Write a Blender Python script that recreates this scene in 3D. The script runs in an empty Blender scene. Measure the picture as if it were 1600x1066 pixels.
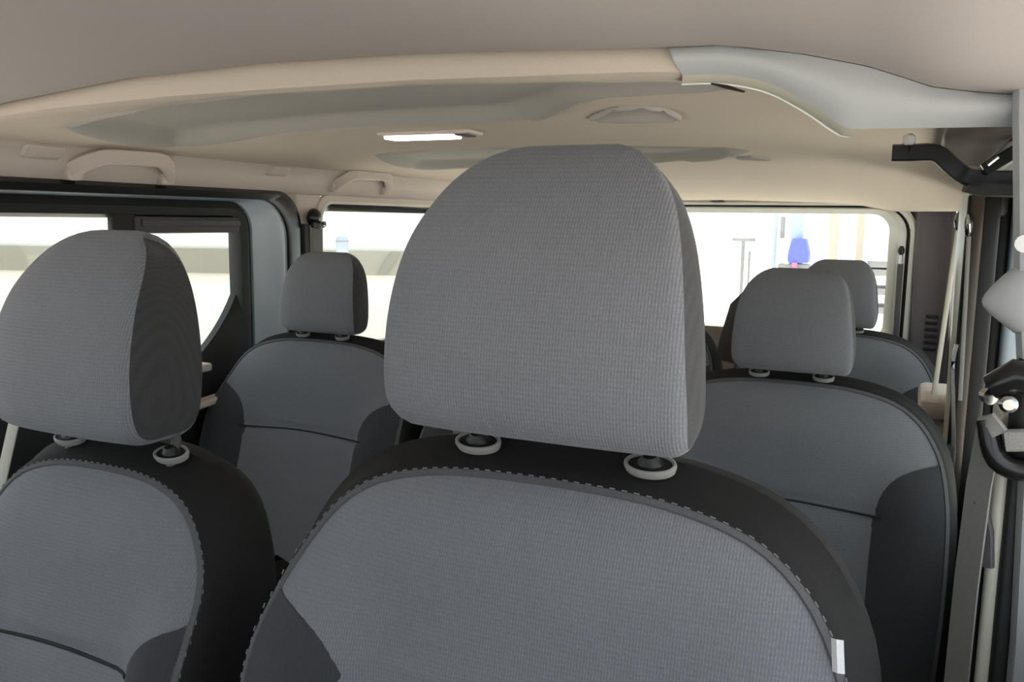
import bpy, bmesh, math, random
from mathutils import Vector, Matrix

# ------------------------------------------------------------------ camera, world, light, exposure
ZC = 1.30                      # eye height above the van floor; all shapes below are written relative to the eye
scn = bpy.context.scene
C = scn.collection
F_PX, YAW, PITCH, ROLL = 1350.0, math.radians(25), math.radians(8.0), math.radians(0.8)
cd = bpy.data.cameras.new('camera'); cam = bpy.data.objects.new('camera', cd); C.objects.link(cam)
fwd = Vector((-math.sin(YAW)*math.cos(PITCH), math.cos(YAW)*math.cos(PITCH), -math.sin(PITCH)))
rt = Vector((math.cos(YAW), math.sin(YAW), 0)); up = rt.cross(fwd)
R_ = rt*math.cos(ROLL)+up*math.sin(ROLL); U_ = up*math.cos(ROLL)-rt*math.sin(ROLL)
m3 = Matrix((R_, U_, -fwd)).transposed()
cam.matrix_world = Matrix.Translation((0, 0, ZC)) @ m3.to_4x4()
cd.sensor_fit = 'HORIZONTAL'; cd.sensor_width = 36.0; cd.lens = 36.0*F_PX/1600.0
cd.clip_start = 0.02; cd.clip_end = 200
scn.camera = cam

w = bpy.data.worlds.new('world'); scn.world = w; w.use_nodes = True
bg = w.node_tree.nodes['Background']; bg.inputs[0].default_value = (0.86, 0.93, 1.0, 1); bg.inputs[1].default_value = 2.15
sl = bpy.data.lights.new('sun', 'SUN'); sl.energy = 14.5; sl.color = (1.0, 0.92, 0.85); sl.angle = math.radians(3)
sun = bpy.data.objects.new('sun', sl); C.objects.link(sun)
sun.rotation_euler = Vector((0.10, -0.50, -0.86)).to_track_quat('-Z', 'Y').to_euler()     # high sun behind the van
scn.view_settings.view_transform = 'Standard'; scn.view_settings.look = 'None'
scn.view_settings.exposure = 0.0; scn.view_settings.gamma = 1.0
scn.view_settings.use_curve_mapping = False

# ------------------------------------------------------------------ materials
def srgb(r, g, b):
    f = lambda c: (c/255/12.92) if c/255 <= 0.04045 else ((c/255+0.055)/1.055)**2.4
    return (f(r), f(g), f(b), 1)

def mat(name, col, rough=0.6, metal=0.0, spec=0.5, noise=None, bump=None, vary=0.12, sheen=0.0):
    m = bpy.data.materials.new(name); m.use_nodes = True
    nt = m.node_tree; b = nt.nodes['Principled BSDF']
    b.inputs['Roughness'].default_value = rough; b.inputs['Metallic'].default_value = metal
    b.inputs['Specular IOR Level'].default_value = spec
    if sheen: b.inputs['Sheen Weight'].default_value = sheen
    b.inputs['Base Color'].default_value = col
    tc = nt.nodes.new('ShaderNodeTexCoord')
    if noise:
        n = nt.nodes.new('ShaderNodeTexNoise'); n.inputs['Scale'].default_value = noise; n.inputs['Detail'].default_value = 4
        nt.links.new(tc.outputs['Object'], n.inputs['Vector'])
        mx = nt.nodes.new('ShaderNodeMix'); mx.data_type = 'RGBA'
        mx.inputs['A'].default_value = tuple(c*(1-vary) for c in col[:3])+(1,)
        mx.inputs['B'].default_value = tuple(min(1, c*(1+vary)) for c in col[:3])+(1,)
        nt.links.new(n.outputs['Fac'], mx.inputs['Factor']); nt.links.new(mx.outputs['Result'], b.inputs['Base Color'])
        if bump:
            bp = nt.nodes.new('ShaderNodeBump'); bp.inputs['Strength'].default_value = bump; bp.inputs['Distance'].default_value = 0.001
            nt.links.new(n.outputs['Fac'], bp.inputs['Height']); nt.links.new(bp.outputs['Normal'], b.inputs['Normal'])
    return m

def fabric(name, col, pitch=0.0027, depth=0.35, vary=0.22):
    """knitted cloth: fine upright ribs broken by cross rows and a fleck of noise"""
    m = bpy.data.materials.new(name); m.use_nodes = True
    nt = m.node_tree; b = nt.nodes['Principled BSDF']; N = nt.nodes.new; L = nt.links.new
    b.inputs['Roughness'].default_value = 0.9; b.inputs['Specular IOR Level'].default_value = 0.2
    b.inputs['Sheen Weight'].default_value = 0.15
    tc = N('ShaderNodeTexCoord')
    def wave(axis, scale, dist):
        wv = N('ShaderNodeTexWave'); wv.wave_type = 'BANDS'; wv.bands_direction = axis
        wv.inputs['Scale'].default_value = scale; wv.inputs['Distortion'].default_value = dist
        wv.inputs['Detail'].default_value = 1; wv.inputs['Detail Scale'].default_value = 4
        L(tc.outputs['Object'], wv.inputs['Vector']); return wv
    k = 2*math.pi/20/pitch
    wx = wave('X', k, 1.2); wz = wave('Z', k*0.62, 2.5)
    ns = N('ShaderNodeTexNoise'); ns.inputs['Scale'].default_value = 420; ns.inputs['Detail'].default_value = 2
    L(tc.outputs['Object'], ns.inputs['Vector'])
    big = N('ShaderNodeTexNoise'); big.inputs['Scale'].default_value = 9; L(tc.outputs['Object'], big.inputs['Vector'])
    h_ = N('ShaderNodeMath'); h_.operation = 'MULTIPLY_ADD'; L(wz.outputs['Fac'], h_.inputs[0]); h_.inputs[1].default_value = 0.45; h_.inputs[2].default_value = 0.4
    a = N('ShaderNodeMath'); a.operation = 'MULTIPLY'; L(wx.outputs['Fac'], a.inputs[0]); L(h_.outputs[0], a.inputs[1])
    s = N('ShaderNodeMath'); s.operation = 'MULTIPLY_ADD'; L(ns.outputs['Fac'], s.inputs[0]); s.inputs[1].default_value = 0.9; L(a.outputs[0], s.inputs[2])
    s2 = N('ShaderNodeMath'); s2.operation = 'MULTIPLY_ADD'; L(big.outputs['Fac'], s2.inputs[0]); s2.inputs[1].default_value = 0.35; L(s.outputs[0], s2.inputs[2])
    mr = N('ShaderNodeMapRange'); mr.inputs['From Min'].default_value = 0.3; mr.inputs['From Max'].default_value = 1.5
    mr.inputs['To Min'].default_value = 1-vary; mr.inputs['To Max'].default_value = 1+vary; L(s2.outputs[0], mr.inputs['Value'])
    vm = N('ShaderNodeVectorMath'); vm.operation = 'SCALE'; vm.inputs[0].default_value = col[:3]; L(mr.outputs['Result'], vm.inputs['Scale'])
    L(vm.outputs['Vector'], b.inputs['Base Color'])
    bp = N('ShaderNodeBump'); bp.inputs['Strength'].default_value = depth; bp.inputs['Distance'].default_value = 0.0012
    L(s.outputs[0], bp.inputs['Height']); L(bp.outputs['Normal'], b.inputs['Normal'])
    return m

def glass(name, tint=(0.9, 0.93, 0.92, 1)):
    m = bpy.data.materials.new(name); m.use_nodes = True
    nt = m.node_tree; nt.nodes.clear(); N = nt.nodes.new; L = nt.links.new
    o = N('ShaderNodeOutputMaterial'); t = N('ShaderNodeBsdfTransparent'); t.inputs[0].default_value = tint
    g = N('ShaderNodeBsdfGlossy'); g.inputs['Roughness'].default_value = 0.02
    lw = N('ShaderNodeLayerWeight'); lw.inputs['Blend'].default_value = 0.5
    pw = N('ShaderNodeMath'); pw.operation = 'POWER'; L(lw.outputs['Facing'], pw.inputs[0]); pw.inputs[1].default_value = 5
    fr = N('ShaderNodeMath'); fr.operation = 'MULTIPLY_ADD'; L(pw.outputs[0], fr.inputs[0]); fr.inputs[1].default_value = 0.6; fr.inputs[2].default_value = 0.03
    mx = N('ShaderNodeMixShader'); L(fr.outputs[0], mx.inputs[0]); L(t.outputs[0], mx.inputs[1]); L(g.outputs[0], mx.inputs[2]); L(mx.outputs[0], o.inputs[0])
    return m

M = {
 'cloth': fabric('grey_knit', (0.190, 0.196, 0.214, 1)),
 'cloth2': fabric('grey_blue_knit', (0.185, 0.194, 0.214, 1)),
 'dark_cloth': fabric('charcoal_cloth', (0.048, 0.050, 0.055, 1), pitch=0.003, depth=0.25, vary=0.15),
 'side_cloth': fabric('slate_cloth', (0.050, 0.051, 0.054, 1), pitch=0.003, depth=0.25, vary=0.15),
 'black_cloth': mat('black_leatherette', (0.018, 0.0175, 0.017, 1), 0.75, spec=0.2, noise=300, bump=0.3, vary=0.2),
 'thread': mat('grey_thread', (0.17, 0.17, 0.17, 1), 0.8),
 'thread_dark': mat('black_thread', (0.02, 0.02, 0.021, 1), 0.85),
 'welt': mat('welt_cloth', (0.10, 0.10, 0.105, 1), 0.85, noise=500, bump=0.4, vary=0.25),
 'headliner': mat('headliner_felt', srgb(208, 197, 184), 0.95, spec=0.1, noise=350, bump=0.15, vary=0.06),
 'headliner_shaded': mat('shaded_front_felt', srgb(184, 179, 177), 0.95, spec=0.1, noise=350, bump=0.15, vary=0.06),  # darker than the rear felt to paint in the shade over the cab
 'insert': mat('hollow_shade_grey', srgb(178, 174, 170), 0.95, spec=0.1, noise=350, bump=0.15, vary=0.06),  # greyer tone stands in for the light inside the roof hollows
 'trim': mat('warm_grey_plastic', srgb(216, 204, 196), 0.65, noise=500, bump=0.12, vary=0.04),
 'trim_pale': mat('pale_grey_plastic', srgb(186, 190, 192), 0.6, noise=500, bump=0.1, vary=0.04),
 'trim_dark': mat('dark_grey_plastic', srgb(84, 81, 84), 0.6, noise=500, bump=0.15, vary=0.1),
 'pillar': mat('grey_pillar_plastic', srgb(106, 100, 104), 0.6, noise=500, bump=0.15, vary=0.1),
 'tail_trim': mat('brown_grey_tailgate_trim', srgb(128, 116, 106), 0.7, noise=500, bump=0.15, vary=0.1),
 'black': mat('black_rubber', (0.012, 0.012, 0.012, 1), 0.5, noise=60, vary=0.2),
 'black_gloss': mat('black_painted_metal', (0.012, 0.012, 0.013, 1), 0.22, noise=30, vary=0.2),
 'brown': mat('dark_brown_plastic', srgb(66, 56, 48), 0.4, noise=200, vary=0.1),
 'body': mat('blue_grey_body_paint', srgb(198, 210, 222), 0.25, metal=0.0, noise=20, vary=0.05),
 'body_white': mat('pale_body_paint', srgb(232, 234, 228), 0.25, noise=20, vary=0.03),
 'chrome': mat('chrome', (0.55, 0.55, 0.55, 1), 0.22, metal=1.0, noise=40, vary=0.05),
 'cream': mat('cream_gloss_plastic', srgb(206, 204, 190), 0.3, noise=60, vary=0.04),
 'collar': mat('grey_collar_plastic', srgb(150, 148, 144), 0.35, noise=200, vary=0.05),
 'belt': mat('belt_webbing', srgb(136, 136, 134), 0.85, noise=700, bump=0.5, vary=0.25),
 'belt_pale': mat('pale_belt_webbing', srgb(190, 188, 176), 0.8, noise=700, bump=0.5, vary=0.15),
 'label': mat('white_label', srgb(215, 215, 215), 0.7, noise=400, vary=0.15),
 'carpet': mat('dark_floor_mat', (0.02, 0.019, 0.018, 1), 0.9, noise=200, bump=0.5, vary=0.3),
 'glass': glass('window_glass'),
 'glass_tint': glass('tinted_window_glass', (0.86, 0.88, 0.86, 1)),
 'concrete': mat('pale_concrete', srgb(214, 208, 198), 0.85, noise=3, vary=0.08),
 'wall_white': mat('white_render', srgb(238, 234, 226), 0.85, noise=5, vary=0.03),
 'band': mat('beige_band_paint', srgb(150, 146, 134), 0.8, noise=5, vary=0.05),
 'stripe': mat('grey_green_stripe_paint', srgb(120, 120, 108), 0.8, noise=5, vary=0.05),
 'lift_blue': mat('blue_enamel', srgb(96, 106, 214), 0.5, noise=5, vary=0.08),
 'pale_blue': mat('pale_blue_steel', srgb(176, 188, 206), 0.5, noise=5, vary=0.05),
 'rack': mat('grey_steel', srgb(150, 148, 146), 0.6, noise=5, vary=0.05),
 'tan': mat('tan_timber', srgb(206, 192, 172), 0.7, noise=5, vary=0.08),
 'pink': mat('pink_plastic', srgb(205, 120, 160), 0.6, noise=5, vary=0.05),
}
lm = bpy.data.materials.new('lamp_lens_glow'); lm.use_nodes = True
_b = lm.node_tree.nodes['Principled BSDF']; _b.inputs['Base Color'].default_value = (0.9, 0.85, 0.8, 1)
_b.inputs['Emission Color'].default_value = (1.0, 0.86, 0.78, 1); _b.inputs['Emission Strength'].default_value = 6.0
M['lamp'] = lm

# ------------------------------------------------------------------ helpers
def obj(name, verts, faces, material, parent=None, smooth=True, flat_angle=40):
    me = bpy.data.meshes.new(name)
    off = Vector(parent.get('_o', (0, 0, 0))) if parent else Vector((0, 0, 0))
    me.from_pydata([tuple(Vector(v)-off) for v in verts], [], faces)
    me.validate(); me.update()
    bm = bmesh.new(); bm.from_mesh(me); bmesh.ops.remove_doubles(bm, verts=bm.verts, dist=1e-6)
    bmesh.ops.recalc_face_normals(bm, faces=bm.faces)
    if smooth:
        for f in bm.faces: f.smooth = True
        for e in bm.edges:
            if len(e.link_faces) == 2 and e.calc_face_angle(0) > math.radians(flat_angle): e.smooth = False
    bm.to_mesh(me); bm.free()
    me.materials.append(M[material])
    o = bpy.data.objects.new(name, me); C.objects.link(o)
    if parent: o.parent = parent; o['_o'] = tuple(off)
    return o
def tag(o, label=None, cat=None, group=None, kind=None):
    if label: o['label'] = label
    if cat: o['category'] = cat
    if group: o['group'] = group
    if kind: o['kind'] = kind
    return o
def thing(name, loc, label, cat=None, group=None, kind=None):
    o = bpy.data.objects.new(name, None); C.objects.link(o); o.location = loc; o.empty_display_size = 0.05
    o['_o'] = tuple(loc)
    return tag(o, label, cat, group, kind)
class MB:
    def __init__(s): s.v = []; s.f = []
    def add(s, v, f):
        n = len(s.v); s.v += [tuple(p) for p in v]; s.f += [tuple(i+n for i in q) for q in f]; return s
    def loft(s, rings, closed=True, cap=(False, False)):
        n = len(rings[0]); v = [p for r in rings for p in r]; f = []
        for i in range(len(rings)-1):
            for j in range(n if closed else n-1):
                k = (j+1) % n
                f.append((i*n+j, i*n+k, (i+1)*n+k, (i+1)*n+j))
        if cap[0]: f.append(tuple(range(n))[::-1])
        if cap[1]: f.append(tuple(range((len(rings)-1)*n, len(rings)*n)))
        return s.add(v, f)
    def box(s, x0, x1, y0, y1, z0, z1, r=0.004):
        r = min(r, (x1-x0)/2.01, (y1-y0)/2.01, (z1-z0)/2.01)
        def ring(ins, z):
            a0, a1, b0, b1 = x0+ins, x1-ins, y0+ins, y1-ins; q = max(r-ins, 0)*0.999+1e-5; pts = []
            for cx, cy, st in ((a1-q, b1-q, 0), (a0+q, b1-q, 90), (a0+q, b0+q, 180), (a1-q, b0+q, 270)):
                for k in range(4):
                    t = math.radians(st+30*k); pts.append((cx+q*math.cos(t), cy+q*math.sin(t), z))
            return pts
        return s.loft([ring(r, z0), ring(r*0.3, z0+r*0.3), ring(0, z0+r), ring(0, z1-r), ring(r*0.3, z1-r*0.3), ring(r, z1)], cap=(True, True))
    def tube(s, path, rad, n=10, flat=1.0):
        P = [Vector(p) for p in path]; rings = []; side = None
        for i, p in enumerate(P):
            t = (P[min(i+1, len(P)-1)]-P[max(i-1, 0)]).normalized()
            if side is None:
                side = t.orthogonal().normalized()
            side = (side-t*side.dot(t)).normalized(); b = t.cross(side)
            r = rad[i] if isinstance(rad, (list, tuple)) else rad
            rings.append([p+side*r*math.cos(2*math.pi*k/n)+b*r*flat*math.sin(2*math.pi*k/n) for k in range(n)])
        return s.loft(rings, cap=(True, True))
    def bar(s, path, wdir, hw, hd):
        """flat rounded bar: path, width direction, half width, half depth"""
        P = [Vector(p) for p in path]; W = Vector(wdir).normalized(); rings = []
        for i, p in enumerate(P):
            t = (P[min(i+1, len(P)-1)]-P[max(i-1, 0)]).normalized()
            a = (W-t*W.dot(t)).normalized(); b = t.cross(a)
            rings.append([p+a*hw*sx+b*hd*sy for sx, sy in ((1, .5), (.8, 1), (-.8, 1), (-1, .5), (-1, -.5), (-.8, -1), (.8, -1), (1, -.5))])
        return s.loft(rings, cap=(True, True))
    def build(s, name, material, parent=None, **k): return obj(name, s.v, s.f, material, parent, **k)

def smooth_path(pts, n, closed=False):
    """Catmull-Rom through points, resampled evenly"""
    P = [Vector(p) for p in pts]; m = len(P); out = []
    segs = m if closed else m-1
    for i in range(segs):
        g = lambda j: P[j % m] if closed else P[max(0, min(m-1, j))]
        a, b, c, d = g(i-1), g(i), g(i+1), g(i+2)
        for k in range(12):
            t = k/12
            out.append(0.5*((2*b)+(c-a)*t+(2*a-5*b+4*c-d)*t*t+(3*b-a-3*c+d)*t**3))
    if not closed: out.append(P[-1])
    L = [0]
    seq = out+[out[0]] if closed else out
    for i in range(1, len(seq)): L.append(L[-1]+(seq[i]-seq[i-1]).length)
    res = []; j = 0; tot = L[-1]; cnt = n if closed else n-1
    for i in range(n):
        s = tot*i/cnt
        while j < len(L)-2 and L[j+1] < s: j += 1
        t = (s-L[j])/max(L[j+1]-L[j], 1e-9); res.append(seq[j].lerp(seq[j+1], t))
    return res
def sstep(a, b, x):
    t = max(0, min(1, (x-a)/(b-a))); return t*t*(3-2*t)
def interp(tab, x):
    if x <= tab[0][0]: return tab[0][1]
    for (a, p), (b, q) in zip(tab, tab[1:]):
        if x <= b: return p+(q-p)*(x-a)/(b-a)
    return tab[-1][1]
def rloop(y0, y1, z0, z1, rr, n=8, ch=0.0):
    """rounded rectangle in two coordinates; rr = radii at (y1,z1),(y0,z1),(y0,z0),(y1,z0)"""
    pts = []
    for (cy, cz, st), r in zip(((y1, z1, 0), (y0, z1, 90), (y0, z0, 180), (y1, z0, 270)), rr):
        sy = -1 if cy == y1 else 1; sz = -1 if cz == z1 else 1
        for k in range(n+1):
            t = math.radians(st+90*k/n); a, b = math.cos(t), math.sin(t)
            if ch and st == 270: a, b = a+(k/n-a)*ch, b+(k/n-1-b)*ch      # flatten the last corner towards a chamfer
            pts.append((cy+sy*r+r*a, cz+sz*r+r*b))
    return pts
def copy_tree(o, parent=None):
    c = o.copy(); C.objects.link(c)
    if parent: c.parent = parent
    for ch in list(o.children): copy_tree(ch, c)
    return c

FLOOR = -1.30
# ------------------------------------------------------------------ setting: floor, ceiling
tag(MB().box(-1.62, 0.12, -1.15, 3.35, FLOOR-0.05, FLOOR, 0.01).build('floor', 'carpet'), 'dark mat covering the van floor under all seats', kind='structure')
tag(MB().box(-30, 30, -25, 40, FLOOR-0.50, FLOOR-0.40, 0.01).build('ground', 'concrete'), 'pale concrete yard around the van', kind='structure')

ceil = thing('ceiling', (-0.74, 1.5, 0.2), 'moulded warm grey fabric headliner of the van roof', kind='structure')
LIPTOP = [(-1.56, .128), (-1.50, .145), (-1.364, .172), (-1.074, .196), (-.832, .202), (-.589, .199), (-.399, .191), (-.257, .184), (-.2, .1825), (-.12, .168), (-.06, .153), (-.03, .142), (.0, .130), (.04, .123), (.12, .114)]
def front_z(x, y):
    return interp(LIPTOP, x)+0.004*math.sin((y+.3)*2.0)
mb = MB(); xs = [-1.56+i*(1.68/56) for i in range(57)]; ys = [-0.36+j*(1.31/30) for j in range(31)]
mb.loft([[(x, y, front_z(x, y)) for x in xs] for y in ys], closed=False)
mb.loft([[(x, 0.95, front_z(x, .95)) for x in xs], [(x, 0.952, front_z(x, .95)+.006) for x in xs], [(x, 0.96, front_z(x, .95)+.012) for x in xs]], closed=False)
mb.build('front_headliner', 'headliner_shaded', ceil)
# rear headliner: lower level with hollows between the roof bows
R1 = [(-1.40, 1.09), (-1.46, 1.40), (-1.15, 1.398), (-.913, 1.384), (-.62, 1.38), (-.52, 1.29), (-.44, 1.19), (-.34, 1.13), (-.20, 1.06), (-.237, 1.017), (-.42, .99), (-.603, .972), (-.848, .968), (-1.077, 1.0)]
R2 = [(-1.30, 1.92), (-1.42, 2.30), (-1.20, 2.40), (-.606, 2.42), (-.43, 2.21), (-.40, 1.94), (-1.046, 1.86), (-1.2, 1.85)]
H1 = [(-.50, 1.37), (-.42, 1.235), (-.37, 1.215), (-.345, 1.25), (-.36, 1.385)]
H2 = [(-.434, 2.26), (-.382, 2.185), (-.355, 2.30)]
def sdist(poly, x, y):
    d = 1e9; inside = False; n = len(poly)
    for i in range(n):
        (x0, y0), (x1, y1) = poly[i], poly[(i+1) % n]
        ex, ey = x1-x0, y1-y0; t = max(0, min(1, ((x-x0)*ex+(y-y0)*ey)/(ex*ex+ey*ey)))
        d = min(d, math.hypot(x-x0-ex*t, y-y0-ey*t))
        if (y0 > y) != (y1 > y) and x < (x1-x0)*(y-y0)/(y1-y0)+x0: inside = not inside
    return d if inside else -d
BASE = [(-1.56, .118), (-1.50, .134), (-1.42, .148), (-1.25, .159), (-1.0, .166), (-.6, .167), (-.3, .160), (-.15, .152), (-.05, .146), (.03, .142), (.10, .138)]
def rear_z(x, y):
    z = interp(BASE, x)
    z -= sstep(1.9, 2.2, y)*interp([(-.2, 0), (-.05, .02), (.03, .045), (.10, .075)], x)
    z -= 0.085*sstep(2.55, 3.26, y)*sstep(-1.56, -1.3, x)*0.9 + 0.012*sstep(2.9, 3.26, y)
    for poly, dep, ramp in ((R1, .030, .05), (R2, .026, .045), (H1, .03, .025), (H2, .012, .02)):
        d = sdist(poly, x, y)
        if d > -ramp*0.2: z += dep*sstep(-ramp*0.15, ramp, d)
    return max(z, .045)
xs = [-1.56+i*(1.66/110) for i in range(111)]; ys = [0.965+j*(2.28/140) for j in range(141)]
mb = MB(); mb.loft([[(x, y, rear_z(x, y)) for x in xs] for y in ys], closed=False)
# rounded lip that drops from the front headliner to the rear one
xl = [x for x in xs if x <= -.215]
mb.loft([[(x, .962, interp(LIPTOP, x)+.008) for x in xl], [(x, .952, interp(LIPTOP, x)-.004) for x in xl], [(x, .951, (interp(LIPTOP, x)*.5+rear_z(x, .965)*.5)) for x in xl], [(x, .954, rear_z(x, .965)+.004) for x in xl], [(x, .965, rear_z(x, .965)) for x in xl]], closed=False)
mb.build('rear_headliner', 'headliner', ceil)
for poly, npt in ((R1, 160), (R2, 120), (H1, 48), (H2, 30)):          # grey sheets in the hollows, their tone stands in for the light there
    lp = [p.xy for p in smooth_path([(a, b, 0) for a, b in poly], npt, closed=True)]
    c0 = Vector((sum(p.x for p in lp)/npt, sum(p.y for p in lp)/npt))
    mb = MB(); mb.loft([[(lambda q: (q.x, q.y, rear_z(q.x, q.y)+.002-(.0075 if npt < 100 else .0065)*sstep(1.0, .955, f)))(c0+(p-c0)*f) for p in lp] for f in [1, .99, .98]+ [1-k/48 for k in range(48)]+[.005]]); mb.build('hollow_shade', 'insert', ceil)
# outer roof skin keeps the daylight out above the lining
mb = MB(); mb.box(-1.66, .20, -.40, 3.40, .235, .25, .005); mb.build('roof_skin', 'body_white', ceil)
mb = MB(); mb.box(-1.66, -1.60, -.40, 3.40, .06, .24, .005); mb.build('roof_rail', 'body_white', ceil)
mb = MB(); mb.box(.125, .20, -.40, 3.40, .10, .24, .005); mb.build('roof_rail', 'body_white', ceil)
mb = MB(); mb.box(-1.66, .20, 3.30, 3.40, .06, .24, .005); mb.build('roof_rail', 'body_white', ceil)

# pale end piece of the roof bow above the right-hand door opening
TOP = [Vector((x, interp(LIPTOP, x)+.0015, 0)) for x in [-.258+i*.358/39 for i in range(40)]]
BOT = smooth_path([(-.246, .158, 0), (-.2, .156, 0), (-.154, .145, 0), (-.115, .124, 0), (-.085, .103, 0), (-.07, .096, 0), (-.03, .095, 0), (.10, .093, 0)], 40)
t = thing('trim_1', (-.1, .95, .13), 'pale grey roof bow end cover curving down to the right door opening', kind='structure')
rings = []
for k in range(9):
    s = k/8; yy = .945-.012*math.sin(math.pi*s)+.012*s
    rings.append([(a.x*(1-s)+b.x*s, yy, a.y*(1-s)+b.y*s) for a, b in zip(TOP, BOT)])
rings.insert(0, [(a.x, .965, a.y+.004) for a in TOP])
mb = MB(); mb.loft(rings, closed=False); mb.build('cover', 'trim_pale', t)
BOT = [b for b in BOT if b.x < -.066]
mb = MB()                         # rounded cream lip along the underside
mb.loft([[(b.x+.000, .957, b.y) for b in BOT], [(b.x-.003, .968, b.y-.006) for b in BOT], [(b.x-.008, .985, b.y-.006) for b in BOT], [(b.x-.012, 1.005, b.y+.004) for b in BOT], [(b.x-.012, 1.06, b.y+.03) for b in BOT]], closed=False)
mb.build('lip', 'cream', t)
mb = MB(); mb.tube([(-.218, .972, .150), (-.20, .974, .1455), (-.182, .976, .140)], [.001, .0022, .001], 8); mb.build('slot', 'black', t)

# ------------------------------------------------------------------ left side of the van
WX = -1.57
tr = thing('trim_2', (WX, 1.7, .1), 'warm grey side trim strip above the left windows', kind='structure')
prof = smooth_path([(-1.575, .060, 0), (-1.560, .064, 0), (-1.545, .085, 0), (-1.535, .110, 0), (-1.515, .130, 0), (-1.498, .137, 0), (-1.49, .148, 0)], 16)
mb = MB(); ny = 60
mb.loft([[(p.x, .25+j*(3.0/ny), p.y) for p in prof] for j in range(ny+1)], closed=False); mb.build('strip', 'trim', tr)

def loopX(lp, X): return [(X, a, b) for a, b in lp]
def frame(name, loops, material, parent, depth=0.0):
    mb = MB(); mb.loft([loopX(l, X) for l, X in loops]); return mb.build(name, material, parent)
# left sliding door with its window
d1 = thing('door_1', (WX, 1.43, FLOOR), 'left sliding door with black rubber seal and blue grey painted jamb', kind='structure')
A0 = rloop(.86, 1.945, FLOOR+.02, .068, (.10, .08, .05, .05)); A1 = rloop(.875, 1.925, FLOOR+.03, .058, (.10, .08, .05, .05))
A2 = rloop(.885, 1.885, FLOOR+.04, .043, (.105, .08, .05, .05))
B2 = rloop(.90, 1.775, FLOOR+.06, .036, (.075, .06, .05, .05))
B3 = rloop(.93, 1.735, -.40, .0, (.04, .04, .04, .15), ch=.6); G = rloop(.95, 1.728, -.357, -.008, (.03, .03, .03, .155), ch=.7)
frame('seal', [(A0, -1.585), (A0, -1.558), (A1, -1.548), (A2, -1.552), (A2, -1.572)], 'black_gloss', d1)
A3 = rloop(.890, 1.86, FLOOR+.045, .042, (.095, .08, .05, .05))
frame('painted_jamb', [(A2, -1.560), (A3, -1.556), (B2, -1.582), (B2, -1.60)], 'body', d1)
B25 = rloop(.915, 1.755, -.48, .018, (.06, .05, .05, .12))
frame('inner_panel', [(B2, -1.590), (B25, -1.580), (B3, -1.585), (G, -1.60), (G, -1.62)], 'black', d1)
mb = MB(); mb.box(-1.585, -1.548, 1.42, 1.585, -.378, -.358, .006); mb.build('sill_ledge', 'trim', d1)
mb = MB(); mb.bar([(-1.555, 1.42, -.458), (-1.550, 1.5, -.456), (-1.555, 1.61, -.450)], (1, 0, 0), .02, .008); mb.build('armrest_ledge', 'trim', d1)
mb = MB(); mb.box(-1.565, -1.535, 1.2, 1.93, FLOOR+.01, -.60, .01); mb.build('jamb_shade_panel', 'black', d1)  # black panel added over the low jamb, stands in for shade
wn = thing('window_1', (WX-.03, 1.43, -.2), 'sliding side window of the left door behind the front seats', kind='structure')
mb = MB(); mb.add(*(lambda l: ([(-1.612, a, b) for a, b in l]+[(-1.616, a, b) for a, b in l], [tuple(range(len(l))), tuple(range(2*len(l)-1, len(l)-1, -1))]))(rloop(.945, 1.38, -.36, -.004, (.02,)*4)))
mb.build('pane', 'glass_tint', wn, smooth=False)
mb = MB(); mb.add(*(lambda l: ([(-1.606, a, b) for a, b in l]+[(-1.610, a, b) for a, b in l], [tuple(range(len(l))), tuple(range(2*len(l)-1, len(l)-1, -1))]))(rloop(1.35, 1.733, -.36, -.004, (.03, .02, .02, .155), ch=.65)))
mb.build('pane', 'glass_tint', wn, smooth=False)
mb = MB(); mb.box(-1.605, -1.585, 1.345, 1.405, -.357, .0, .004); mb.build('divider', 'black', wn)
mb = MB(); mb.box(-1.603, -1.580, 1.40, 1.73, -.043, -.004, .006); o = mb.build('slider_rail', 'trim_dark', wn)
mb = MB(); mb.box(-1.585, -1.573, 1.415, 1.725, -.028, -.010, .004); mb.build('slider_grip', 'trim_dark', o)

# pillar behind the door, left rear quarter window
tag(MB().box(-1.62, -1.568, 1.935, 2.05, FLOOR, .075, .01).build('trim_3', 'trim'), 'warm grey pillar trim behind the left sliding door', kind='structure')
wq = thing('window_2', (WX, 2.55, -.2), 'left rear quarter window behind the second row', kind='structure')
Q0 = rloop(2.025, 3.16, -.46, .062, (.06, .05, .06, .06)); Q1 = rloop(2.033, 3.15, -.45, .046, (.06, .05, .06, .06))
Q2 = rloop(2.038, 3.145, -.44, .038, (.06, .05, .06, .06)); Q3 = rloop(2.048, 3.13, -.42, .031, (.06, .05, .06, .06)); Q4 = rloop(2.058, 3.12, -.40, .017, (.05, .04, .06, .06))
frame('outer_trim', [(Q0, -1.575), (Q0, -1.562), (Q1, -1.560), (Q1, -1.575)], 'trim', wq)
frame('pale_bead', [(Q1, -1.575), (Q1, -1.558), (Q2, -1.556), (Q2, -1.575)], 'body_white', wq)
frame('seal', [(Q2, -1.575), (Q2, -1.565), (Q3, -1.570), (Q4, -1.585), (Q4, -1.61)], 'black_gloss', wq)
mb = MB(); mb.add(*(lambda l: ([(-1.602, a, b) for a, b in l]+[(-1.606, a, b) for a, b in l], [tuple(range(len(l))), tuple(range(2*len(l)-1, len(l)-1, -1))]))(Q3)); mb.build('pane', 'glass_tint', wq, smooth=False)

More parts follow.
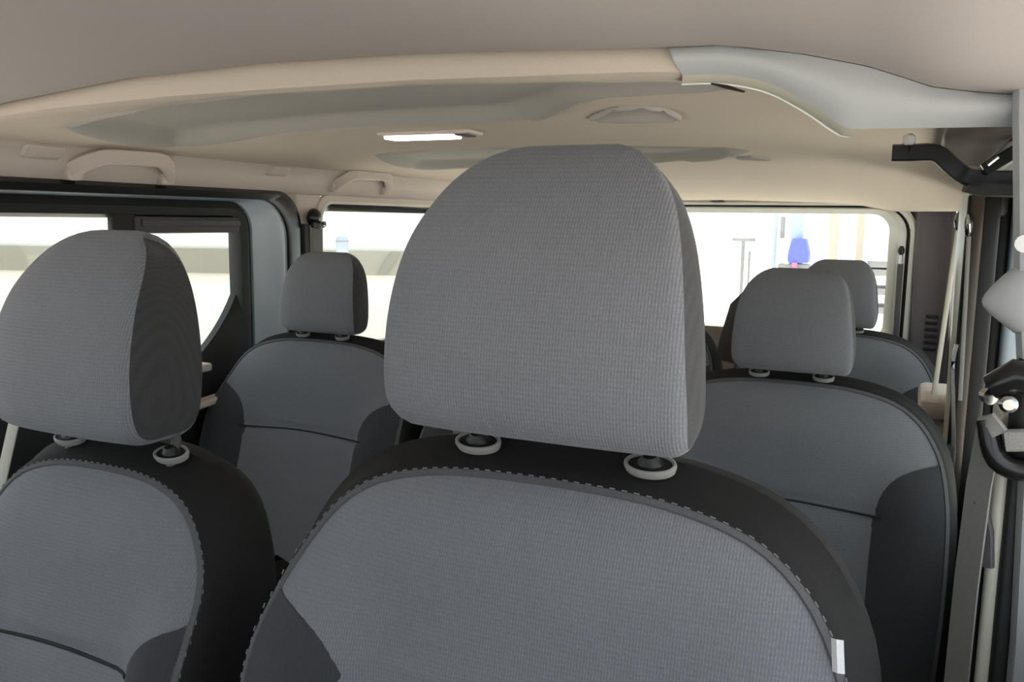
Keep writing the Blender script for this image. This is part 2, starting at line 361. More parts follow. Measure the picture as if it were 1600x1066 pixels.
wl = thing('wall_left', (WX-.03, 1.5, FLOOR), 'dark lower side wall of the van on the left', kind='structure')
mb = MB(); mb.box(-1.64, -1.585, 1.95, 3.30, FLOOR, -.44, .01); mb.build('rear_side_panel', 'trim_dark', wl)
mb = MB(); mb.box(-1.64, -1.585, -1.1, .885, FLOOR, -.40, .01); mb.build('front_door_panel', 'trim_dark', wl)
mb = MB(); mb.box(-1.66, -1.60, .80, .90, FLOOR, .09, .01); mb.build('front_pillar', 'trim_dark', wl)
mb = MB(); mb.box(-1.66, -1.605, 3.12, 3.36, FLOOR, .09, .01); mb.build('rear_pillar', 'trim_dark', wl)
mb = MB(); mb.box(-1.66, -1.62, .88, 1.95, .0, .09, .01); mb.build('door_header', 'black', wl)

# cab ahead of the camera: dashboard, windscreen, and a right door added against ground light
ds = thing('wall_front', (-.74, -.6, FLOOR), 'dark dashboard and bulkhead at the front of the cab', kind='structure')
mb = MB(); mb.loft([[(x, y, z) for y, z in ((-1.15, FLOOR), (-1.15, -.42), (-1.05, -.36), (-.72, -.34), (-.55, -.38), (-.48, -.48), (-.50, -.70), (-.62, -.95), (-.62, FLOOR))] for x in (-1.60, -1.2, -.74, -.3, .12)], closed=False); mb.build('dashboard', 'trim_dark', ds, flat_angle=70)
mb = MB(); mb.box(-1.64, .16, -2.0, -1.10, FLOOR-.2, -.46, .05); mb.build('bonnet', 'body_white', ds)
for xa, xb_ in ((-1.62, -1.50), (.14, .04)):
    mb = MB(); mb.bar([(xa, -1.12, -.40), ((xa+xb_)/2, -.75, -.15), (xb_, -.38, .12)], (1, 0, 0), .035, .04); mb.build('screen_pillar', 'trim_dark', ds)
wf = thing('window_5', (-.74, -.75, -.1), 'sloping windscreen of the cab', kind='structure')
mb = MB(); mb.loft([[(-1.60, -1.12, -.385), (.12, -1.12, -.385)], [(-1.50, -.36, .16), (.04, -.36, .16)], [(-1.50, -.365, .164), (.04, -.365, .164)], [(-1.60, -1.125, -.381), (.12, -1.125, -.381)]], closed=False); mb.build('pane', 'glass', wf, smooth=False)
d4 = thing('blocker_door', (.17, .2, FLOOR), 'unseen right front door half added to block ground light', kind='structure')
mb = MB(); mb.box(.135, .20, -.95, .90, FLOOR-.1, -.36, .02); mb.build('blocker_panel', 'trim_dark', d4)  # out of view, added to keep ground light off the cab ceiling

# ------------------------------------------------------------------ rear of the van
RY = 3.25
def loopY(lp, Y): return [(a, Y, b) for a, b in lp]
tg = thing('door_2', (-.75, RY+.05, FLOOR), 'tailgate at the back of the van with pale painted window frame', kind='structure')
T0 = rloop(-1.56, -.010, FLOOR+.05, .078, (.10, .10, .05, .05)); T1 = rloop(-1.555, -.016, FLOOR+.06, .072, (.10, .10, .05, .05))
T2 = rloop(-1.545, -.028, FLOOR+.07, .064, (.10, .10, .05, .05)); T3 = rloop(-1.535, -.040, FLOOR+.08, .058, (.09, .09, .05, .05))
T4 = rloop(-1.42, -.070, -.43, .052, (.075, .075, .06, .06)); T5 = rloop(-1.40, -.095, -.395, .036, (.06, .06, .05, .05))
mb = MB(); mb.loft([loopY(T0, 3.26), loopY(T0, 3.225), loopY(T1, 3.218), loopY(T2, 3.222), loopY(T2, 3.24)]); mb.build('jamb', 'body_white', tg)
mb = MB(); mb.loft([loopY(T2, 3.245), loopY(T3, 3.25), loopY(T3, 3.27)]); mb.build('seal', 'black', tg)
mb = MB(); mb.loft([loopY(T3, 3.27), loopY(T3, 3.245), loopY(T4, 3.235), loopY(T5, 3.25), loopY(T5, 3.29)]); mb.build('window_frame', 'body_white', tg)
wr = thing('window_3', (-.75, RY+.03, -.2), 'wide rear window of the tailgate', kind='structure')
mb = MB(); mb.add(*(lambda l: ([(a, 3.278, b) for a, b in l]+[(a, 3.282, b) for a, b in l], [tuple(range(len(l))), tuple(range(2*len(l)-1, len(l)-1, -1))]))(T5)); mb.build('pane', 'glass', wr, smooth=False)
mb = MB(); mb.box(-1.47, -.085, 3.195, 3.24, FLOOR+.12, -.375, .02); mb.build('lower_trim', 'tail_trim', tg)
mb = MB(); mb.box(-.70, -.655, 3.205, 3.235, .072, .082, .003); mb.build('latch_clip', 'trim_dark', tg)
gs = thing('gas_strut', (-.045, 3.2, -.75), 'dark gas strut standing beside the right edge of the rear window', 'strut')
mb = MB(); mb.tube([(-.048, 3.205, -.75), (-.052, 3.205, -.13)], .010, 12); mb.build('cylinder', 'trim_dark', gs)
mb = MB(); mb.tube([(-.052, 3.205, -.135), (-.0525, 3.205, -.085)], .0055, 10); mb.build('rod', 'chrome', gs)
mb = MB(); mb.tube([(-.0525, 3.205, -.10), (-.0525, 3.205, -.092), (-.0525, 3.205, -.08), (-.0525, 3.205, -.07)], [.006, .011, .011, .005], 12); mb.build('end_fitting', 'black', gs)

# right rear pillar panel with louvres
pp = thing('trim_4', (.04, 3.19, -.25), 'dark grey right rear pillar cover with air louvres', kind='structure')
mb = MB(); mb.loft([[(-.035+.030*max(0, -z-.1), 3.262, z), (-.012+.030*max(0, -z-.1), 3.215, z), (-.004+.030*max(0, -z-.1), 3.195, z), (.012+.030*max(0, -z-.1), 3.188, z), (.075+.03*max(0, -z-.1), 3.185, z), (.092+.03*max(0, -z-.1), 3.17, z), (.10+.03*max(0, -z-.1), 3.10, z)] for z in (.055, .03, -.1, -.25, -.4, -.55, -.8, FLOOR)], closed=False)
mb.build('panel', 'pillar', pp)
for k in range(6):
    z = -.300-k*.022
    mb = MB(); mb.box(.037, .074, 3.176, 3.192, z-.005, z+.005, .003); mb.build('louvre', 'black', pp)

# ------------------------------------------------------------------ right side of the van
wrt = thing('wall_right', (.12, 2.5, FLOOR), 'right rear side wall behind the sliding door', kind='structure')
mb = MB(); mb.box(.118, .16, 2.05, 3.30, FLOOR, -.40, .01); mb.build('rear_side_panel', 'trim_dark', wrt)
mb = MB(); mb.box(.118, .16, 2.05, 3.30, .02, .12, .01); mb.build('window_header', 'trim_dark', wrt)
mb = MB(); mb.box(.106, .142, 1.965, 2.12, FLOOR, .11, .008); mb.build('jamb', 'black', wrt)
mb = MB()                                  # rounded glossy pillar cover
mb.loft([[(.118, 2.0, z), (.098+o, 1.985, z), (.084+o, 1.99, z), (.074+o, 2.02, z), (.072+o, 2.08, z), (.080+o, 2.16, z), (.118, 2.2, z)] for z, o in ((.065, .0), (-.1, .0), (-.3, .004), (-.5, .006), (-.8, .0), (FLOOR, .0))], closed=False)
mb.build('pillar_cover', 'cream', wrt)
mb = MB(); mb.box(.088, .112, 1.945, 1.985, FLOOR, .07, .008); mb.build('door_seal', 'brown', wrt)
mb = MB(); mb.box(.082, .090, 1.955, 1.975, FLOOR, .06, .003); mb.build('seal_bead', 'black', wrt)
wq2 = thing('window_4', (.125, 2.6, -.2), 'right rear quarter window', kind='structure')
mb = MB(); mb.box(.136, .140, 2.12, 3.12, -.41, .03, .001); mb.build('pane', 'glass_tint', wq2)
mb = MB(); mb.box(.11, .15, 3.10, 3.34, FLOOR, .12, .01); mb.build('corner_pillar', 'trim_dark', wrt)

# right sliding door: its rear stile shows past the seat belts; shut to darken the right side
d2 = thing('door_3', (.18, 1.55, FLOOR), 'right sliding door beside the second row with dark lower trim', kind='structure')
mb = MB(); mb.box(.150, .215, .98, 2.14, FLOOR, -.50, .015); mb.build('lower_panel', 'trim_dark', d2)
mb = MB(); mb.box(.168, .215, 2.03, 2.14, -.51, .09, .015); mb.build('rear_stile', 'body', d2)
mb = MB(); mb.box(.168, .215, .98, 1.09, -.51, .09, .015); mb.build('front_stile', 'body', d2)
mb = MB(); mb.box(.168, .215, .98, 2.14, .02, .09, .015); mb.build('top_rail', 'body', d2)
mb = MB(); mb.box(.144, .170, 2.06, 2.10, FLOOR, .085, .008); mb.build('rubber_seal', 'black', d2)
mb = MB(); mb.box(.188, .192, 1.08, 2.04, -.51, .03, .001); mb.build('pane', 'glass_tint', d2)
# upper guide rail and roller arm of that door
rl = thing('trim_5', (.06, 1.5, .12), 'dark guide rail of the sliding door under the right roof edge', kind='structure')
mb = MB(); mb.box(.02, .125, 1.0, 1.98, .118, .135, .004); mb.build('rail', 'brown', rl)
mb = MB(); mb.box(.10, .106, 1.3, 1.98, .1165, .1185, .0005); mb.build('rail_groove', 'black', rl)
ra = thing('roller_arm', (.03, 1.4, .1), 'black cranked roller arm of the sliding door under the right roof edge', 'door arm')
ap = smooth_path([(-.045, 1.40, .104), (-.02, 1.40, .104), (.012, 1.40, .103), (.034, 1.40, .085), (.055, 1.40, .069), (.08, 1.41, .066), (.14, 1.42, .066)], 28)
mb = MB(); mb.bar(ap, (0, 0, 1), .012, .010); mb.build('arm', 'black_gloss', ra)
mb = MB(); mb.tube([(-.024, 1.395, .104), (-.024, 1.395, .113), (-.024, 1.395, .118)], [.006, .006, .004], 12); mb.build('pivot_post', 'black_gloss', ra)
mb = MB(); mb.tube([(-.024, 1.395, .114), (-.024, 1.395, .117), (-.024, 1.395, .127), (-.024, 1.395, .131)], [.005, .009, .009, .004], 14); mb.build('roller', 'label', ra)
mb = MB(); mb.bar([(.075, 1.40, .078), (.095, 1.40, .092), (.125, 1.40, .112)], (0, 0, 1), .009, .008); mb.build('brace', 'black_gloss', ra)
mb = MB(); mb.tube([(.078, 1.39, .085), (.09, 1.39, .096)], .004, 8); mb.build('bolt', 'chrome', ra)
mb = MB(); mb.bar([(.055, 1.405, .058), (.075, 1.41, .052), (.14, 1.42, .05)], (0, 0, 1), .010, .012); mb.build('bracket', 'black', ra)

# right front pillar with belt
bp = thing('trim_6', (.12, .95, FLOOR), 'pale and black door pillar at the right edge with vertical ribs', kind='structure')
mb = MB(); mb.loft([[(x, .93, z), (x+.004, .915, z), (x+.02, .905, z), (x+.09, .90, z), (x+.09, 1.05, z), (x+.02, 1.04, z)] for z, x in ((.15, .066), (.10, .069), (.0, .078), (-.06, .083), (-.2, .1), (-.4, .108), (FLOOR, .115))])
mb.build('pillar_cover', 'trim_pale', bp)
mb = MB(); mb.box(.094, .112, .935, 1.03, FLOOR, -.17, .006); mb.build('dark_rib', 'black', bp)
mb = MB(); mb.box(.083, .0955, .94, 1.03, FLOOR, -.18, .005); mb.build('pale_rib', 'cream', bp)
mb = MB(); mb.box(.068, .084, .955, 1.04, FLOOR, -.30, .006); mb.build('inner_rib', 'black', bp)
mb = MB(); mb.loft([[(xx, .93+.03*math.sin(a)*k, zc+.036*math.cos(a)*k) for a in [i*math.pi/10 for i in range(20)]] for xx, k, zc in ((.058, .05, -.070), (.0595, .16, -.070), (.064, .34, -.069), (.074, .62, -.067), (.086, .90, -.066), (.098, 1.05, -.066), (.12, 1.1, -.066))], cap=(True, True))
o = mb.build('height_adjuster', 'trim_pale', bp)
mb = MB(); mb.tube([(.085, .90, -.015), (.085, .893, -.015)], .008, 12); mb.build('button', 'label', bp)
sb = thing('seat_belt', (.07, .93, FLOOR), 'grey front seat belt hanging from its black anchor on the right door pillar', 'seat belt')
mb = MB(); mb.box(.088, .125, .908, .935, -.222, -.118, .012); an = mb.build('anchor_plate', 'black', sb)
mb = MB(); mb.tube([(.070, .903, -.148), (.088, .898, -.135), (.12, .898, -.138)], [.012, .016, .014], 12); mb.build('cap', 'black_gloss', an)
mb = MB(); mb.tube([(.084, .902, -.160), (.084, .888, -.160), (.084, .885, -.160)], [.008, .008, .005], 14); mb.build('bolt', 'chrome', an)
mb = MB(); mb.tube([(.066, .912, -.157), (.071, .905, -.157)], [.007, .008], 12); mb.build('stud', 'chrome', an)
mb = MB(); mb.tube(smooth_path([(.070, .908, -.180), (.080, .900, -.215), (.105, .898, -.222), (.13, .90, -.205)], 16), .010, 12); mb.build('ring', 'black_gloss', an)
mb = MB(); mb.bar([(.085, .895, -.195), (.10, .892, -.192), (.12, .893, -.19)], (0, 0, 1), .010, .005); mb.build('slot_bar', 'belt', an)
mb = MB(); mb.bar([(.066, .905, -.185), (.072, .898, -.178), (.080, .896, -.19)], (0, 0, 1), .008, .003); mb.build('clip', 'belt', an)
mb = MB(); mb.loft([[(.056+dx, .94, z), (.075+dx, .915, z), (.0765+dx, .9165, z), (.0575+dx, .9415, z)] for z, dx in ((-.185, .008), (-.25, .003), (-.35, .0), (-.6, -.002), (FLOOR+.1, 0))], cap=(True, True)); mb.build('webbing', 'belt', sb)
mb = MB(); mb.bar([(.072, .93, -.265), (.080, .93, -.295), (.083, .93, -.33)], (1, -.5, 0), .006, .004); mb.build('buckle_stop', 'trim_dark', sb)

# ------------------------------------------------------------------ seats
PANEL = [(0, -.016), (.06, -.017), (.11, -.021), (.155, -.030), (.187, -.042), (.213, -.060), (.232, -.081), (.246, -.104), (.258, -.132), (.268, -.18), (.274, -.25), (.274, -.36), (.268, -.48), (.255, -.60)]
def W_at(h):
    t = [(-b, a) for a, b in PANEL]; return interp(t, -h)
def make_seat(name, O, rec, front, label, group, kx=1.0, hx=-.010, hW=.143, hk=1.035, ins=-.018):
    r = math.radians(rec); O = Vector(O)
    root = thing(name, (O.x, O.y-.12, FLOOR), label, 'seat', group)
    EH = Vector((0, math.sin(r), math.cos(r))); ED = Vector((0, -math.cos(r), math.sin(r)))
    def P(x, d, h): return O+Vector((x, 0, 0))+ED*d+EH*h
    cloth = 'cloth' if front else 'cloth2'
    drop = .012 if front else 0.003; gt = 1 if front else .45
    half = smooth_path([(a*kx, b-drop, 0) for a, b in PANEL], 44)
    OUT = [Vector((-p.x, p.y)) for p in half[::-1]]+[Vector((p.x, p.y)) for p in half[1:]]   # bottom left -> over top -> bottom right
    n = len(OUT)
    NRM = []
    for i in range(n):
        a = OUT[min(i+1, n-1)]-OUT[max(i-1, 0)]; NRM.append(Vector((-a.y, a.x)).normalized())
    def spine(p): return Vector((0, max(-.52, min(-.22, p.y))))
    def surf(x, h, s):
        bol = sstep(.13*kx, .235*kx, abs(x))*sstep(-.10, -.24, h)
        d = .052+.032*bol - .016*s**7
        d += .010*math.exp(-((h+.10)/.07)**2)*(1-sstep(.05, .25, abs(x)))       # padded shoulder roll
        seamh = -.232-.10*max(0, abs(x)-.02)**1.3
        d -= .007*math.exp(-((h-seamh)/.010)**2)*(1-sstep(.16*kx, .20*kx, abs(x)))     # sewn-in groove
        return d
    rings = []
    NS = 40
    for k in range(NS+1):
        s = k/NS
        ring = []
        for p in OUT:
            c = spine(p); q = c+(p-c)*s; ring.append(P(q.x, surf(q.x, q.y, s), q.y))
        rings.append(ring)
    mb = MB(); mb.loft(rings, closed=False); fp = mb.build('front_panel', cloth, root)
    # seam line across
    mb = MB(); mb.tube([P(x, surf(x, -.232-.10*max(0, abs(x)-.02)**1.3, abs(x)/.27/kx)+.0030, -.232-.10*max(0, abs(x)-.02)**1.3) for x in [(i*.0175-.175)*kx for i in range(21)]], .0022, 6)
    mb.build('seam', 'thread_dark', fp)
    # lower bolster inserts
    for sg in (-1, 1):
        hs = [-.150+ins-.43*(i/40)**1.2 for i in range(41)]
        rows = []
        for h in hs:
            Wd = W_at(h+drop)*kx-.0005; xb = kx*(.155+.117*math.exp(-max(0, -h+ins-.15)/.030))
            xb = min(xb, Wd)
            row = []
            for j in range(13):
                x = xb+(Wd-xb)*j/12; dd = surf(x, h, x/(Wd+.0005))+(.0022 if 0 < j else -.002)
                row.append(P(sg*x, dd, h))
            rows.append(row)
        mb = MB(); mb.loft(rows, closed=False); mb.build('bolster', 'dark_cloth', root)
    # sewn welt and black gusset
    def off(i, o, d): q = OUT[i]+NRM[i]*o*(1 if NRM[i].y > -1 else 1); return P(q.x, d, q.y)
    edge_d = [surf(p.x, p.y, 1.0) for p in OUT]
    def ring(o, dd, topx=0):
        return [off(i, o+gt*topx*max(0, NRM[i].y), edge_d[i]+dd) for i in range(n)]
    mb = MB(); mb.loft([ring(-.001, .0005), ring(.001, .0025), ring(.006, .000), ring(.008, -.006)], closed=False); wl_ = mb.build('welt', 'welt', root)
    def back(o, d, topx=0): return [off(i, o+gt*topx*max(0, NRM[i].y), d) for i in range(n)]
    mb = MB(); mb.loft([ring(.006, -.001), ring(.0085, -.004, .002), ring(.012, -.012, .006), ring(.017, -.030, .014), back(.021, .0, .022), back(.022, -.03, .026), back(.019, -.055, .022), back(.010, -.075, .010), back(-.008, -.088)], closed=False)
    mb.build('gusset', 'black_cloth', root)
    rb = []
    for k in range(9):
        s = 1-k/8
        rb.append([(lambda q: P(q.x, -.088-.012*(1-s*s), q.y))(spine(p)+(p-NRM[i]*.008-spine(p))*s) for i, p in enumerate(OUT)])
    mb = MB(); mb.loft(rb, closed=False); mb.build('back_panel', 'black_cloth', root)
    if front:
        # row of stitches along the welt
        mb = MB(); acc = 0; last = None
        fine = smooth_path([(p.x, p.y, 0) for p in OUT], 420)
        for i in range(0, 418, 3):
            a = fine[i]; b = fine[i+1]; tn = (b-a).normalized(); nr = Vector((-tn.y, tn.x, 0)); sgn = 1
            if (a+nr*.01).length < 0: sgn = -1
            j = min(range(n), key=lambda k: (OUT[k].x-a.x)**2+(OUT[k].y-a.y)**2)
            q0 = a+nr*.0070; q1 = b+tn*.0012+nr*.0070
            mb.tube([P(q0.x, edge_d[j]-.0005, q0.y), P(q1.x, edge_d[j]-.0005, q1.y)], .0008, 5)
        mb.build('stitching', 'thread', wl_)['kind'] = 'stuff'
    # headrest with posts and collars
    hp = thing_part('headrest', root)
    gx = .0865 if front else .058
    dh = 0.0
    if front:
        Ww, pws, tps, rbs = hW, (3.0, 4.0), (0, .15), (.24, .05)
        prof = [(.0, .030), (.04, .024), (.085, .023), (.106, .046), (.113, .092), (.110, .145), (.097, .200), (.070, .250), (.035, .281), (.006, .278), (-.010, .235), (-.020, .165), (-.024, .1), (-.018, .05)]
        prof = [(a, b*hk) for a, b in prof]; hc, hb = .055, .018
    else:
        hx = 0; Ww, pws, tps, rbs = .108, (3.6, 5.5), (.06, .16), (.14, .06)
        prof = [(.000, .020), (.03, .012), (.062, .013), (.078, .038), (.082, .085), (.076, .140), (.060, .185), (.036, .204), (.014, .198), (-.004, .160), (-.010, .100), (-.008, .045)]
        hc, hb = .05, .010
    tl = math.radians(8); ht = max(h for _, h in prof)
    EH2 = Vector((0, math.sin(tl), math.cos(tl))); ED2 = Vector((0, -math.cos(tl), math.sin(tl)))
    def P2(x, d, h): return O+Vector((x, 0, 0))+ED2*d+EH2*h
    loop = smooth_path([(a, b, 0) for a, b in prof], 72, closed=True)
    def hw(h, sg):
        i = 1 if sg > 0 else 0; pw, tp, rb_ = pws[i], tps[i], rbs[i]
        if h > hc:
            tt = min(1, (h-hc)/(ht+.004-hc)); return Ww*max(.16, (1-tt**pw)**(1/pw))*(1-tp*tt)
        tt = min(1, (hc-h)/(hc-hb+.004)); return Ww*(1-rb_*tt**4)
    def tap(d): return 1-.06*(1-sstep(-.02, .08, d))
    cen = Vector((sum(p.x for p in loop)/72, sum(p.y for p in loop)/72, 0))
    def hpnt(s, p):
        a = abs(s); edge = max(0, (a-.90)/.10)
        q = cen+(p-cen)*(1-.06*edge**2.2)
        bow = -.014*a**3*sstep(.02, .09, p.x)
        return P2(hx+s*hw(p.y, s)*tap(p.x), q.x+bow, q.y)
    S = [-1, -.985, -.965, -.94, -.91, -.87]+[-.8+i*.1 for i in range(17)]+[.87, .91, .94, .965, .985, 1]
    mb = MB(); mb.loft([[hpnt(s, p) for p in loop] for s in S]); mb.build('cover', cloth, hp)
    for sg in (-1, 1):
        rr = []
        for k in range(9):
            f = 1-k/8
            ring_ = []
            for p in loop:
                q = cen+(p-cen)*.94*f; u = cen+(p-cen)*f
                bow = -.014*sstep(.02, .09, u.x)
                ring_.append(P2(hx+sg*(hw(u.y, sg)*tap(u.x)+.006*(1-f*f)), q.x+bow, q.y))
            rr.append(ring_)
        mb = MB(); mb.loft(rr); mb.build('side_panel', 'side_cloth', hp)
    for sg in (-1, 1):
        mb = MB(); mb.tube([P(sg*gx, .016, -.02), P(sg*gx, .016, .02), P2(sg*gx, .028, .06)], .006, 12); mb.build('post', 'trim_dark', root)
    for sg in (-1, 1):
        k = 1 if front else .8
        base = P(sg*gx, .020, .004) if front else P(sg*gx, .034, .000)
        ct, st_ = math.cos(math.radians(20)), math.sin(math.radians(20))
        def el(a, b, z): return [base+Vector((a*k*math.cos(t_), -b*k*math.sin(t_)*ct-z*st_, -b*k*math.sin(t_)*st_+z*ct)) for t_ in [i*math.pi/14 for i in range(28)]]
        mb = MB(); mb.loft([el(.0225, .0145, -.006), el(.0242, .0165, -.001), el(.0238, .0160, .0018), el(.0222, .0145, .0026), el(.0205, .0128, .0018), el(.0200, .0124, -.001)])
        cl = mb.build('guide_collar', 'collar', root)
        mb = MB(); mb.loft([el(.0204, .0128, .0004), el(.0125, .0085, .0016), el(.0085, .0070, .006), el(.006, .005, .009)], cap=(False, True)); mb.build('collar_insert', 'black', cl)
    # cushion and base
    y1 = O.y-.12
    cz = FLOOR+.30 if front else FLOOR+.28
    def cr(ins, z): return [(O.x+a*kx, b, z) for a, b in rloop(-.26+ins, .26-ins, y1-.46+ins, y1+.02-ins, (.05, .09, .09, .05) if False else (.06, .06, .09, .09))]
    mb = MB(); mb.loft([cr(.03, cz), cr(.005, cz+.02), cr(0, cz+.07), cr(.012, cz+.115), cr(.04, cz+.135), cr(.12, cz+.14)], cap=(True, True)); mb.build('cushion', cloth if front else 'dark_cloth', root)  # rear cushions take dark cloth to paint in the shade between seats
    mb = MB(); mb.loft([cr(.07, FLOOR), cr(.07, FLOOR+.04), cr(.05, cz-.03), cr(.04, cz)], cap=(True, True)); mb.build('base', 'trim_dark', root)
    return root, P, surf
def thing_part(name, parent):
    o = bpy.data.objects.new(name, None); C.objects.link(o); o.parent = parent; o['_o'] = tuple(parent['_o']); return o

drv, PD, SD = make_seat('front_seat', (-.290, .750, -.225), 18, True, 'grey cloth front seat with tall headrest in the middle of the view', 'front seats')
mb = MB()
mb.loft([[PD(.256+o_+h*.12, .058+dz, -.108-h) for o_, dz in ((-.005, -.001), (-.001, .003), (.004, .000))] for h in (0, .006, .012, .018, .024)], closed=False)
mb.build('label_tag', 'label', drv)
make_seat('front_seat', (-.872, .750, -.290), 18, True, 'grey cloth front seat cut off by the left edge of the photo', 'front seats', kx=.73, hx=-.020, hW=.119, hk=.95, ins=-.02)

s2, P2_, _ = make_seat('passenger_seat', (-.20, 1.70, -.29), 18, False, 'blue grey second row seat beside the right sliding door', 'passenger bench seats', ins=.015)
s2m, _, _ = make_seat('passenger_seat', (-.74, 1.70, -.29), 18, False, 'second row middle seat mostly hidden behind the big front headrest', 'passenger bench seats', kx=.76, ins=.015)
def place(src, x, y, z, label):
    c = copy_tree(src); c.location = (x, y-.12, FLOOR+z); c['label'] = label; return c
place(s2, -1.28, 1.70, 0, 'shaded second row seat below the left side windows')
place(s2, -.20, 2.66, -.018, 'third row seat with headrest against the right end of the rear window')
place(s2m, -.74, 2.66, -.018, 'third row middle seat seen as a brown sliver right of the front headrest')

# ------------------------------------------------------------------ fittings
def grab_handle(y0, y1, z0, z1, label, flip=None):
    t = thing('grab_handle', (-1.53, (y0+y1)/2, z0), label, 'grab handle', 'grab handles above the left windows')
    pth = smooth_path([(-1.548, y0, z0), (-1.528, y0+.006, z0+.016), (-1.512, y0+.035, z1-.012), (-1.505, y0+.065, z1-.006), (-1.505, y1-.065, z1-.004), (-1.512, y1-.035, z1-.010), (-1.528, y1-.006, z0+.018), (-1.548, y1, z0)], 30)
    mb = MB(); mb.bar(pth, (0, 0, 1), .016, .011); mb.build('grip', 'trim', t)
    for y in (y0+.004, y1-.004):
        mb = MB(); mb.box(-1.562, -1.532, y-.018, y+.018, z0-.012, z0+.014, .006); mb.build('mount', 'trim', t)
    return t
grab_handle(1.215, 1.460, .078, .122, 'grab handle above the left sliding door window')
grab_handle(2.075, 2.345, .083, .132, 'smaller looking grab handle above the left rear quarter window')
def pad(name, y0, y1, z0, z1, label):
    t = thing(name, (-1.535, (y0+y1)/2, z0), label, 'hook cover', 'oval covers on the left side trim')
    TAB = sorted((p.y, p.x) for p in prof)
    def xw(z): return interp(TAB, z)
    rows = []
    for j in range(13):
        zz = z0+(z1-z0)*j/12; fz = 1-abs(2*j/12-1)**4; ins = .010*(1-math.sqrt(max(0, fz)))
        rows.append([(xw(zz)-.003+.013*(fz**.4)*(1-abs(2*i/16-1)**8)**.5, y0+ins+(y1-y0-2*ins)*i/16, zz) for i in range(17)])
    mb = MB(); mb.loft(rows, closed=False); mb.build('cover', 'trim', t)
pad('hook_cover', 1.10, 1.19, .102, .128, 'rounded cover on the trim at the far left edge')
pad('hook_cover', 1.775, 1.86, .104, .128, 'small rounded cover between the two left grab handles')

# folded coat hook on the right rear
t = thing('coat_hook', (.03, 2.8, .10), 'pale oval coat hook on the headliner at the right rear corner', 'coat hook')
mb = MB(); mb.loft([[(.022+.018*k*math.cos(a)+.5*dy, 2.80-dy, .118+.030*k*math.sin(a)) for a in [i*math.pi/10 for i in range(20)]] for k, dy in ((1.0, -.01), (1.0, .0), (.85, .012), (.5, .018))], cap=(True, True)); mb.build('hook', 'trim', t)
mb = MB(); mb.tube([(.008, 2.79, .142), (.011, 2.782, .12), (.020, 2.785, .092)], [.003, .005, .003], 8); mb.build('rim', 'chrome', t)
mb = MB(); mb.bar([(-.06, 2.80, .158), (-.02, 2.80, .150), (.01, 2.80, .135)], (0, 1, 0), .03, .006); mb.build('stem', 'trim', t)

# dome lamp
zl = .166
dl = thing('dome_lamp', (-.89, 1.49, zl), 'small lit dome lamp on the headliner left of the big headrest', 'lamp')
mb = MB(); mb.box(-.985, -.78, 1.465, 1.530, zl-.006, zl+.004, .004); mb.build('housing', 'trim', dl)
mb = MB(); mb.box(-.975, -.822, 1.475, 1.520, zl-.012, zl-.005, .003); mb.build('lens', 'lamp', dl)
mb = MB(); mb.box(-.815, -.79, 1.475, 1.52, zl-.009, zl-.005, .002); mb.build('switch', 'trim_dark', dl)

# belts of the rear rows
b1 = thing('seat_belt', (-1.55, 1.99, -.1), 'shoulder belt with black ball-shaped guide on the left pillar', 'seat belt')
def ball(c, r, name, m, parent, sq=(1, 1, 1)):
    mb = MB(); c = Vector(c)
    mb.loft([[c+Vector((r*sq[0]*math.sin(p)*math.cos(a), r*sq[1]*math.sin(p)*math.sin(a), r*sq[2]*math.cos(p))) for a in [i*math.pi/10 for i in range(20)]] for p in [.05+j*(math.pi-.1)/10 for j in range(11)]], cap=(True, True))
    return mb.build(name, m, parent)
ball((-1.545, 1.985, -.002), .026, 'guide_cap', 'black_gloss', b1, (.7, 1, 1.0))
mb = MB(); mb.bar([(-1.535, 1.965, -.022), (-1.528, 1.99, -.026), (-1.535, 2.018, -.020)], (0, 0, 1), .008, .006); mb.build('ring', 'black_gloss', b1)
mb = MB(); mb.tube([(-1.522, 1.995, -.020), (-1.520, 2.003, -.020)], .005, 8); mb.build('bolt', 'chrome', b1)
mb = MB(); mb.bar([(-1.540, 1.993, -.03), (-1.545, 1.995, -.15), (-1.55, 1.997, -.45), (-1.555, 2.0, -1.0)], (0, 1, 0), .024, .0012); mb.build('webbing', 'belt', b1)
mb = MB(); mb.box(-1.568, -1.548, 1.950, 1.972, -.5, -.02, .003); mb.build('cover_strip', 'trim_dark', b1)

b2 = thing('seat_belt', (.075, 2.2, -.4), 'thin pale belt slanting down beside the dark right rear pillar', 'seat belt')
mb = MB(); mb.bar([(.078, 2.2, .02), (.073, 2.2, -.07), (.064, 2.2, -.24), (.054, 2.2, -.43), (.05, 2.2, -.6)], (.3, 1, 0), .02, .0014); mb.build('webbing', 'belt_pale', b2)
ball((.078, 2.18, .010), .014, 'guide_cap', 'black_gloss', b2, (.8, 1, 1.6))
mb = MB(); mb.tube([(.072, 2.165, .028), (.070, 2.16, .012), (.073, 2.165, -.004)], [.002, .004, .002], 8); mb.build('bolt', 'chrome', b2)
b3 = thing('seat_belt', (.095, 1.98, -.3), 'second row belt guide with chrome tip on the right door pillar', 'seat belt')
ball((.086, 1.94, .002), .012, 'guide_cap', 'black_gloss', b3, (.7, 1, 2.0))
mb = MB(); mb.tube([(.083, 1.925, .022), (.085, 1.92, .004), (.088, 1.925, -.012)], [.002, .0045, .002], 8); mb.build('bolt', 'chrome', b3)
mb = MB(); mb.bar([(.088, 1.94, -.02), (.092, 1.94, -.15), (.098, 1.94, -.35)], (1, 0, 0), .004, .0012); mb.build('webbing', 'belt', b3)
